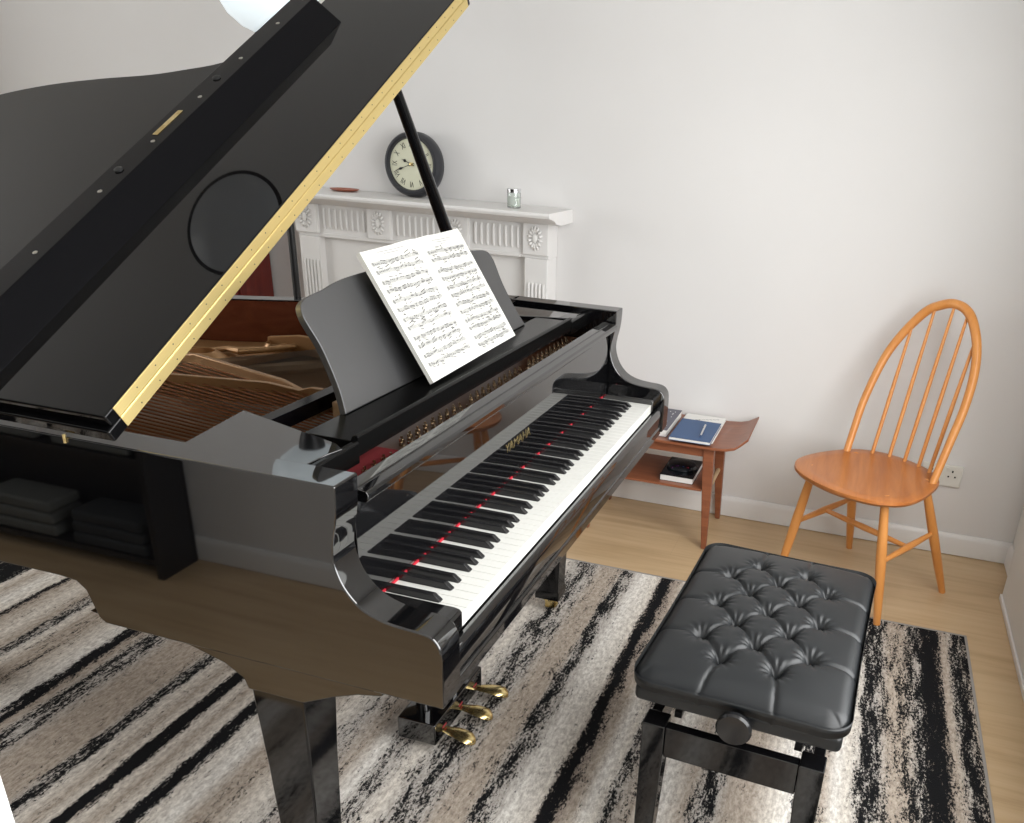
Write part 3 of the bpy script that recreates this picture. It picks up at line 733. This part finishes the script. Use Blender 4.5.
for sy in (-1, 1):
    y = sy*(LY-.014); WB(MB().box(-LX+.046, LX-.046, y-.011, y+.011, .330, LZ-.003)).build('side_rail', 'bench_black', PB, bevel=.002)
for sx in (-1, 1):
    Tk = Matrix.Translation((sx*(LX+.030), -.006, .474-RZ)) @ Matrix.Rotation(sx*PI/2, 4, 'Y')
    WB(MB().lathe([(.010, -.05), (.012, -.012), (.026, -.011), (.0335, -.005), (.0345, .004), (.031, .009), (.012, .011)], (0, 0, 0), 32, Tk)).build('height_knob', 'ebony', PB, bevel=0)
b = MB()
for x in (-.22, .22):
    for s2 in (-1, 1):
        b.tube([(x, s2*.12, .385), (x, s2*.02, .440)], .009, 8, True, .5); b.tube([(x, -s2*.02, .385+.055), (x, s2*.03, .46)], .006, 6)
b.tube([(-LX+.0, .018, .430), (LX, .018, .430)], .007, 10); b.box(-.24, .24, -.13, -.115, .375, .39).box(-.24, .24, .115, .13, .375, .39)
for x in (-.20, .20): b.box(x-.02, x+.02, -.10, .10, .430, .447)
WB(b).build('lift_mechanism', 'black_frame', PB)

# ------------------------------------------------------------------ wooden chair
ca, cf = Vector((.568, .823, 0)), Vector((-.823, .568, 0)); co = Vector((1.763, -.700, 0))
def L(a, f, z): return co+ca*a+cf*f+Vector((0, 0, z))
CH = thing('wooden_chair', 'golden hoop-back wooden chair with spindles, by the corner', 'chair', (1.763, -.700, 0))
so = catmull(v2([(0, .295), (.10, .283), (.175, .250), (.225, .185), (.235, .10), (.218, .0), (.185, -.085), (.125, -.140), (.05, -.162), (-.03, -.162), (-.105, -.140), (-.165, -.085), (-.198, .0), (-.215, .10), (-.205, .185), (-.155, .250), (-.08, .283)]), 4, True)
n = len(so); vs = []; fs = []
rings = [(.88, .426), (.965, .429), (1.0, .439), (.994, .447), (.97, .4495), (.80, .447), (.5, .442), (.2, .4415)]
cc = Vector((.01, .06, 0))
for sc, z in rings:
    for p in so: q = cc+(p-cc)*sc; vs.append(L(q.x, q.y, z))
for l in range(len(rings)-1):
    for k in range(n): fs.append((l*n+k, l*n+(k+1) % n, (l+1)*n+(k+1) % n, (l+1)*n+k))
fs += [tuple(range(n)), tuple((len(rings)-1)*n+k for k in range(n))]
MB().add(vs, fs).build('seat', 'elm', CH, angle=50)
legs = {'fr': ((-.135, .175), (-.215, .205)), 'fl': ((.155, .175), (.215, .205)), 'br': ((-.135, -.055), (-.205, -.205)), 'bl': ((.155, -.055), (.205, -.205))}
def legpt(k, z):
    (a0, f0), (a1, f1) = legs[k]; t = 1-z/.43; return L(a0+(a1-a0)*t, f0+(f1-f0)*t, z)
for k in legs:
    MB().tube([legpt(k, z) for z in (.445, .34, .24, .12, .0145 if k == 'fr' else .001)], [.0125, .0155, .0175, .0155, .0115], 14).build('leg', 'beech', CH, angle=60)
for a_, b_ in (('fr', 'br'), ('fl', 'bl')):
    p, q = legpt(a_, .225), legpt(b_, .245); MB().tube([p, p.lerp(q, .5), q], [.008, .0125, .008], 10).build('stretcher', 'beech', CH, angle=60)
p = (legpt('fr', .225)+legpt('br', .245))/2; q = (legpt('fl', .225)+legpt('bl', .245))/2
MB().tube([p, p.lerp(q, .5), q], [.008, .0115, .008], 10).build('stretcher', 'beech', CH, angle=60)
def hoop(a, z):   # leaning plane of the back
    t = (z-.44)/.56; return L(a, -.045-.235*t, z)
hp = [(-.162, .435), (-.161, .52), (-.160, .60), (-.158, .69), (-.143, .79), (-.112, .875), (-.064, .945), (-.020, .978), (.028, .986), (.072, .972), (.112, .945), (.153, .880), (.184, .806), (.198, .728), (.203, .62), (.196, .532), (.186, .435)]
hpp = catmull([hoop(a, z) for a, z in hp], 5)
nh = len(hpp); MB().tube(hpp, [.0125+.0035*math.sin(PI*i/(nh-1)) for i in range(nh)], 12, True, 1.0).build('back_hoop', 'beech', CH, angle=60)
for (a0, f0), (a1, z1) in zip(((.122, -.108), (.067, -.132), (.010, -.140), (-.048, -.138), (-.102, -.118)), ((.140, .895), (.084, .962), (.020, .984), (-.038, .966), (-.098, .895))):
    p = L(a0, f0, .44); q = hoop(a1, z1); MB().tube([p, p.lerp(q, .45), q], [.0068, .0075, .0050], 10).build('spindle', 'beech', CH, angle=60)

# ------------------------------------------------------------------ side table with magazine shelf
ST = thing('side_table', 'low reddish teak table with upturned end, between piano and chair', 'table', (1.96, .15, 0))
TZ = .420
b = MB(); ys = [-.235, -.228, -.215, -.195, -.165, -.12, 0, .3, .42, .455, .475, .49]; zs = [.036, .0325, .024, .012, .004, .0, 0, 0, .0, .010, .022, .034]; vs = []
n = len(ys)
for x0, in ((1.795,), (2.135,)):
    for y, z in zip(ys, zs):
        k = (.055*max(0, (-.185-y)/.05)**1.6 if x0 < 1.9 else 0); vs += [(x0+k, y+.010*(y < -.1), TZ+z), (x0+k, y+.010*(y < -.1), TZ+z-.011)]
m2 = 2*n; fs = []
for i in range(n-1):
    a = 2*i; fs += [(a, a+2, a+2+m2, a+m2), (a+1, a+1+m2, a+3+m2, a+3), (a, a+1, a+3, a+2), (a+m2, a+2+m2, a+3+m2, a+1+m2)]
fs += [(0, m2, m2+1, 1), (m2-2, m2-1, 2*m2-1, 2*m2-2)]
b.add(vs, fs).build('table_top', 'teak', ST, bevel=.003, angle=25)
for (xt, xb) in ((1.845, 1.816), (2.085, 2.112)):
    for (yt, yb) in ((-.085, -.108), (.345, .368)):
        lg = MB(); vs = []
        for z, h1, h2 in ((TZ-.011, .021, .017), (.30, .020, .016), (0, .010, .010)):
            t = 1-z/(TZ-.011); x, y = xt+(xb-xt)*t, yt+(yb-yt)*t; vs += [(x-h2, y-h1, z), (x+h2, y-h1, z), (x+h2, y+h1, z), (x-h2, y+h1, z)]
        lg.add(vs, [(0, 1, 2, 3), (11, 10, 9, 8)]+[(4*i+k, 4*i+(k+1) % 4, 4*i+4+(k+1) % 4, 4*i+4+k) for i in range(2) for k in range(4)]); lg.build('leg', 'teak', ST, bevel=.004)
b = MB(); b.box(1.835, 1.853, -.07, .33, TZ-.055, TZ-.011).box(2.077, 2.095, -.07, .33, TZ-.055, TZ-.011).box(1.85, 2.08, -.094, -.076, TZ-.055, TZ-.011); b.build('apron', 'teak', ST, bevel=.002)
SHZ = .240
b = MB(); b.box(1.822, 2.105, -.075, .335, SHZ-.010, SHZ); b.build('magazine_shelf', 'teak', ST, bevel=.002)
for yb in (-.093, .353): MB().tube([(1.835, yb, .225), (2.095, yb, .225)], .009, 10).build('cross_rail', 'maple', ST)

def book(name, label, x0, x1, y0, y1, z0, th, cover, group=None, spine='x'):
    t = thing(name, label, 'book', ((x0+x1)/2, (y0+y1)/2, z0), group)
    MB().box(x0+.002, x1-.002, y0+.002, y1-.002, z0+.0012, z0+th-.0012).build('page_block', 'pages', t, smooth=False)
    b = MB(); b.box(x0, x1, y0, y1, z0, z0+.0012).box(x0, x1, y0, y1, z0+th-.0012, z0+th).box(x0, x1, y1-.0015, y1, z0, z0+th)
    c = b.build('cover', cover, t, smooth=False); return t, c
t, c = book('exercise_book', 'white printed book lying under the navy book on the side table', 1.84, 2.125, -.096, .064, TZ, .010, 'pages')
b = MB()
for q in range(9): b.box(2.045+q*.006, 2.048+q*.006, .030-q*.013, .042-q*.013, TZ+.0100, TZ+.0104)
b.tube([(2.04, -.01, TZ+.0103), (2.06, 0, TZ+.0103), (2.05, .012, TZ+.0103), (2.035, .004, TZ+.0103)], .0012, 4); b.box(2.035, 2.039, -.085, .025, TZ+.0100, TZ+.0104)
b.build('cover_print', 'staff', t, smooth=False)
book('navy_notebook', 'navy blue notebook on top of the white book on the side table', 1.788, 2.018, -.095, .060, TZ+.0105, .012, 'blue')
pn = thing('ballpoint_pen', 'silver pen lying on the navy notebook', 'pen', (1.90, -.045, TZ+.0225))
MB().tube([(1.835, -.050, TZ+.0266), (1.96, -.043, TZ+.0266)], .004, 10).build('barrel', 'chrome', pn)
MB().tube([(1.820, -.0508, TZ+.0266), (1.835, -.050, TZ+.0266)], [.0015, .0038], 10).build('tip', 'blue', pn)
MB().box(1.92, 1.955, -.0450, -.0425, TZ+.0305, TZ+.0315).build('clip', 'chrome', pn)
t, c = book('hardback_book', 'thick grey-covered white-edged book half hidden behind the piano on the side table', 1.835, 2.095, .078, .20, TZ, .028, 'grey_cover')
b = MB(); random.seed(5)
for q in range(26): xq, yq = random.uniform(1.85, 2.08), random.uniform(.085, .19); b.box(xq, xq+.008, yq, yq+.003, TZ+.028, TZ+.0284)
b.build('cover_speckle', 'pages', t, smooth=False)
t, c = book('shelf_book', 'white-edged book with black cover on the shelf of the side table', 1.850, 2.05, -.035, .095, SHZ, .024, 'dark_cover')
dsk = MB().lathe([(.055, 0), (.060, .003), (.060, .008), (.054, .015), (.03, .020), (.0005, .021)], (1.955, .030, SHZ+.024), 28)
t2 = thing('black_pouch', 'round black pouch with coloured print, on the shelf book', 'pouch', (1.955, .030, SHZ+.024))
dsk.build('pouch_body', 'dark_cover', t2)
M['purple'] = mat('purple_print', (.20, .02, .20), .4); M['cyan'] = mat('blue_print', (.02, .08, .28), .4); M['red_p'] = mat('red_print', (.35, .02, .05), .4)
for i, cc_ in enumerate(('purple', 'cyan', 'red_p')):
    MB().tube([(1.907+.004*i, .060-.02*i, SHZ+.032), (1.911+.003*i, .050-.02*i, SHZ+.036), (1.917, .037-.02*i, SHZ+.039)], .004, 6).build('printed_mark', cc_, t2)

# ------------------------------------------------------------------ fireplace surround
FP = thing('fireplace_surround', 'white fluted mantelpiece with oval rosettes against the far wall', 'fireplace', (2.05, 1.16, 0))
FY0, FY1 = .645, 1.770; FX = 2.050
b = MB()
shelf = [(XW-.001, 1.170), (1.905, 1.170), (1.903, 1.160), (1.908, 1.150), (1.925, 1.148), (1.940, 1.143), (1.965, 1.137), (1.975, 1.128), (2.0, 1.124), (2.02, 1.118), (XW-.001, 1.118)]
b.prism(shelf, 'y', .588, 1.840); b.build('mantel_shelf', 'trim_paint', FP, bevel=.002)
b = MB(); b.box(FX+.012, XW-.001, FY0+.004, FY1-.004, .985, 1.118); b.box(FX+.006, FX+.014, FY0+.12, FY1-.12, .985, 1.0); b.build('frieze', 'trim_paint', FP, bevel=.002)
for y in (FY0, FY1-.108):
    b = MB(); b.box(FX+.006, XW-.001, y+.006, y+.102, .10, .985); b.build('pilaster', 'trim_paint', FP, bevel=.003)
    b = MB(); b.box(FX-.006, XW-.001, y-.004, y+.112, .0, .10); b.build('plinth_block', 'trim_paint', FP, bevel=.003)
    b = MB()
    for k in range(5): yy = y+.020+k*.0155; b.tube([(FX+.006, yy, .16), (FX+.003, yy, .17), (FX+.003, yy, .88), (FX+.006, yy, .89)], .0048, 8)
    b.build('fluting', 'trim_paint', FP)
def rosette(y, z):
    b = MB(); b.box(FX-.006, FX+.014, y-.052, y+.052, 1.000, 1.118); b.build('corner_block', 'trim_paint', FP, bevel=.002)
    b = MB()
    Tm = Matrix.Translation((FX-.006, y, z)) @ Matrix.Rotation(-PI/2, 4, 'Y')
    b.lathe([(.012, 0), (.012, .008), (.006, .011), (0.0005, .012)], (0, 0, 0), 16, Tm, 1.35, .85)
    for k in range(14):
        th = 2*PI*k/14; c_, s_ = math.cos(th), math.sin(th)
        b.tube([(FX-.009, y+.013*s_, z+.020*c_), (FX-.013, y+.022*s_, z+.033*c_), (FX-.008, y+.030*s_, z+.045*c_)], [.0022, .0052, .0028], 6)
    b.build('rosette', 'white_paint', FP)
RY = (.698, 1.034, 1.376, 1.716)
for y in RY: rosette(y, 1.062)
for i in range(3):
    b = MB(); y0, y1 = RY[i]+.078, RY[i+1]-.078
    for k in range(8): yy = y0+(y1-y0)*k/7; b.tube([(FX+.012, yy, 1.020), (FX+.008, yy, 1.027), (FX+.008, yy, 1.092), (FX+.012, yy, 1.099)], .0048, 8)
    b.build('fluting', 'trim_paint', FP)
b = MB(); b.box(FX+.045, XW-.001, FY0+.10, FY1-.10, 0, .985); b.build('back_panel', 'trim_paint', FP)
# clock on the mantelpiece
CK = thing('mantel_clock', 'round black-rimmed clock with roman numerals on the mantelpiece', 'clock', (2.09, 1.232, 1.171))
CKc = Vector((2.075, 1.230, 1.292)); Tc = Matrix.Translation(CKc) @ Matrix.Rotation(math.radians(-6), 4, 'Y') @ Matrix.Rotation(-PI/2, 4, 'Y') @ Matrix.Rotation(-PI/2, 4, 'Z')
# local: x along +... right of the face, y up, z out of the face
Tc = Matrix.Translation(CKc) @ Matrix(((0, math.sin(.07), -math.cos(.07), 0), (-1, 0, 0, 0), (0, math.cos(.07), math.sin(.07), 0), (0, 0, 0, 1)))
MB().lathe([(.115, -.045), (.121, -.034), (.121, -.012), (.118, .004), (.112, .013), (.104, .016), (.097, .013), (.095, .006), (.094, .001), (.0005, .001)], (0, 0, 0), 56, Tc).build('clock_case', 'clock_black', CK)
MB().lathe([(.094, .001), (.094, .003), (0.0005, .003)], (0, 0, 0), 48, Tc).build('dial', 'dial', CK, smooth=False)
b = MB()
for i, t_ in enumerate(('XII', 'I', 'II', 'III', 'IV', 'V', 'VI', 'VII', 'VIII', 'IX', 'X', 'XI')):
    th = -2*PI*i/12; T2 = Tc @ Matrix.Rotation(th, 4, 'Z') @ Matrix.Translation((0, .073, .0035)) @ Matrix.Diagonal((.8, 1.25, 1, 1))
    vs, fs = text_mesh(t_, .024, T2, 'ink', 'numeral', CK, .0003); b.add(vs, fs)
b.build('roman_numerals', 'slot', CK, smooth=False)
def hand(name, ang, ln, wd):
    T2 = Tc @ Matrix.Rotation(-math.radians(ang), 4, 'Z') @ Matrix.Translation((0, 0, .006))
    MB().prism([(-wd*.4, -.012), (wd*.4, -.012), (wd*.3, ln*.5), (wd*1.6, ln*.68), (wd*.3, ln*.82), (0, ln), (-wd*.3, ln*.82), (-wd*1.6, ln*.68), (-wd*.3, ln*.5)], 'z', 0, .001, T2).build(name, 'slot', CK, smooth=False)
hand('hour_hand', 292, .046, .004); hand('minute_hand', 249, .075, .003)
MB().lathe([(.007, .002), (.007, .010), (.003, .012)], (0, 0, 0), 16, Tc).build('hub', 'brass', CK)
# candle jar
CJ = thing('candle_jar', 'small glass candle jar with silver lid on the right of the mantelpiece', 'candle', (2.006, .770, 1.170))
c_ = (2.006, .770, 1.1705)
MB().lathe([(.022, 0), (.0255, .003), (.0255, .052), (.0235, .057), (.0225, .057), (.0235, .051), (.0235, .005), (.001, .004)], c_, 28).build('jar', 'glass', CJ)
MB().lathe([(.0225, .0055), (.0228, .036), (.001, .036)], c_, 24).build('candle', 'wax', CJ)
MB().lathe([(.0245, .054), (.0265, .055), (.0265, .067), (.025, .069), (.001, .069)], c_, 28).build('jar_lid', 'chrome', CJ)
b = MB(); vs = []
for k in range(9):
    th = PI*.98+(k-4)*.17; 
    for z in (.012, .042): vs.append((c_[0]+.0262*math.cos(th), c_[1]+.0262*math.sin(th), c_[2]+z))
b.add(vs, [(2*k, 2*k+1, 2*k+3, 2*k+2) for k in range(8)]); b.build('jar_label', 'label_paper', CJ)
tr = thing('pottery_dish', 'small flat red-brown dish on the left of the mantelpiece', 'dish', (2.08, 1.545, 1.170))
MB().lathe([(.030, 0), (.050, .004), (.058, .010), (.054, .010), (.045, .006), (.001, .005)], (2.08, 1.545, 1.170), 28, None, .8, 1.1).build('dish_body', 'copper_tray', tr)

# double wall socket behind the chair
so_ = thing('wall_socket', 'white double wall socket low on the far wall behind the chair', 'socket', (XW, -.935, .322))
b = MB(); b.box(XW-.011, XW-.0005, -1.008, -.862, .280, .366); b.build('face_plate', 'plastic_white', so_, bevel=.003)
for yc in (-.972, -.898):
    b = MB(); b.box(XW-.0122, XW-.0105, yc-.003, yc+.003, .338, .346).box(XW-.0122, XW-.0105, yc-.015, yc-.009, .318, .324).box(XW-.0122, XW-.0105, yc+.009, yc+.015, .318, .324); b.build('pin_holes', 'slot', so_, smooth=False)
    MB().box(XW-.014, XW-.0105, yc+.012, yc+.022, .345, .358).build('rocker_switch', 'plastic_white', so_, bevel=.001)

# ------------------------------------------------------------------ floor lamp, ceiling light, cabinet, shelving
FLp = thing('floor_lamp', 'uplighter floor lamp with white glass bowl behind the piano lid', 'lamp', (1.57, 1.435, 0))
lx, ly, lz = 1.57, 1.435, 1.680
MB().lathe([(.012, .0), (.05, .004), (.10, .022), (.145, .055), (.175, .10), (.188, .15), (.184, .15), (.170, .10), (.14, .058), (.10, .028), (.05, .010), (.001, .006)], (lx, ly, lz), 48, None, .86, .86).build('glass_bowl', 'shade', FLp)
MB().lathe([(.012, -.13), (.014, -.105), (.026, -.085), (.036, -.05), (.046, -.02), (.050, .008), (.001, .004)], (lx, ly, lz), 28).build('bowl_holder', 'black_frame', FLp)
MB().tube([(lx, ly, .02), (lx, ly, lz-.08)], .0125, 14).build('pole', 'black_frame', FLp)
MB().lathe([(.13, 0), (.13, .012), (.11, .020), (.02, .030), (.012, .05)], (lx, ly, 0), 36).build('base', 'black_frame', FLp)
CL = thing('ceiling_light', 'round ceiling light with dark rim, seen reflected in the lid', 'lamp', (.66, 1.50, 2.42))
MB().lathe([(.050, ZC-2.42), (.050, ZC-2.45), (.012, ZC-2.46), (.012, -.05), (.03, -.08), (.03, -.10)], (.66, 1.50, 2.42), 24).build('ceiling_rose', 'black_frame', CL)
MB().lathe([(.001, -.140), (.08, -.136), (.14, -.126), (.177, -.110), (.177, -.100), (.001, -.095)], (.66, 1.50, 2.42), 48).build('glass_diffuser', 'frosted', CL)
MB().lathe([(.1765, -.113), (.1825, -.113), (.1825, -.106), (.1765, -.106)], (.66, 1.50, 2.42), 48).build('rim', 'black_frame', CL)
CB = thing('red_cabinet', 'dark red wooden cabinet left of the mantelpiece, glimpsed behind the piano', 'cabinet', (2.04, 2.35, 0))
b = MB(); b.box(1.93, XW-.018, 1.985, 2.80, .06, 1.05); b.build('cabinet_body', 'cabinet_red', CB, bevel=.003)
MB().box(1.90, XW-.018, 1.955, 2.83, 1.05, 1.075).build('cabinet_top', 'cabinet_red', CB, bevel=.004)
MB().box(1.945, XW-.018, 1.995, 2.79, .0, .06).build('cabinet_plinth', 'black_frame', CB)
for y0, y1 in ((1.995, 2.385), (2.395, 2.79)):
    d = MB().box(1.915, 1.93, y0, y1, .08, 1.03).build('door', 'cabinet_red', CB, bevel=.003); MB().lathe([(.006, -.012), (.010, -.018), (.012, -.026), (.001, -.030)], (0, 0, 0), 16, Matrix.Translation((1.915, y1-.04 if y0 < 2 else y0+.04, .6)) @ Matrix.Rotation(PI/2, 4, 'Y')).build('knob', 'brass', d)
SHF = thing('shelving_unit', 'black open shelving with folded dark cloths, mirrored in the piano side', 'shelves', (-1.12, 2.1, 0))
b = MB(); b.box(XL+.018, -1.10, 1.54, 1.565, 0, 1.9).box(XL+.018, -1.10, 2.75, 2.775, 0, 1.9).box(XL+.018, XL+.03, 1.54, 2.775, 0, 1.9)
b.build('frame', 'black_frame', SHF)
for i in range(6): MB().box(XL+.03, -1.10, 1.565, 2.75, .05+i*.36, .07+i*.36).build('shelf', 'black_frame', SHF)
random.seed(11)
cl0 = None
for i in range(5):
    for j in range(3):
        hh = random.uniform(.10, .16); y0 = 1.60+j*.38
        b = MB()
        for q in range(3): b.box(XL+.04, -1.105, y0+.004*q, y0+.31-.006*q, .0705+i*.36+q*hh/3, .0705+i*.36+(q+1)*hh/3-.003)
        o = b.build('folded_cloths', 'fabric_mid' if (i+j) % 3 else 'fabric_dark', bevel=.012)
        tag(o, 'pile of folded grey cloths on the black shelving', 'cloth', 'folded cloths on the black shelving')
# white boxed corner beside the camera, cutting the lower left corner of the view
struct(MB().box(XL, -.9245, -.335, -.300, 0, ZC).build('trim_1', 'white_paint', bevel=.003))
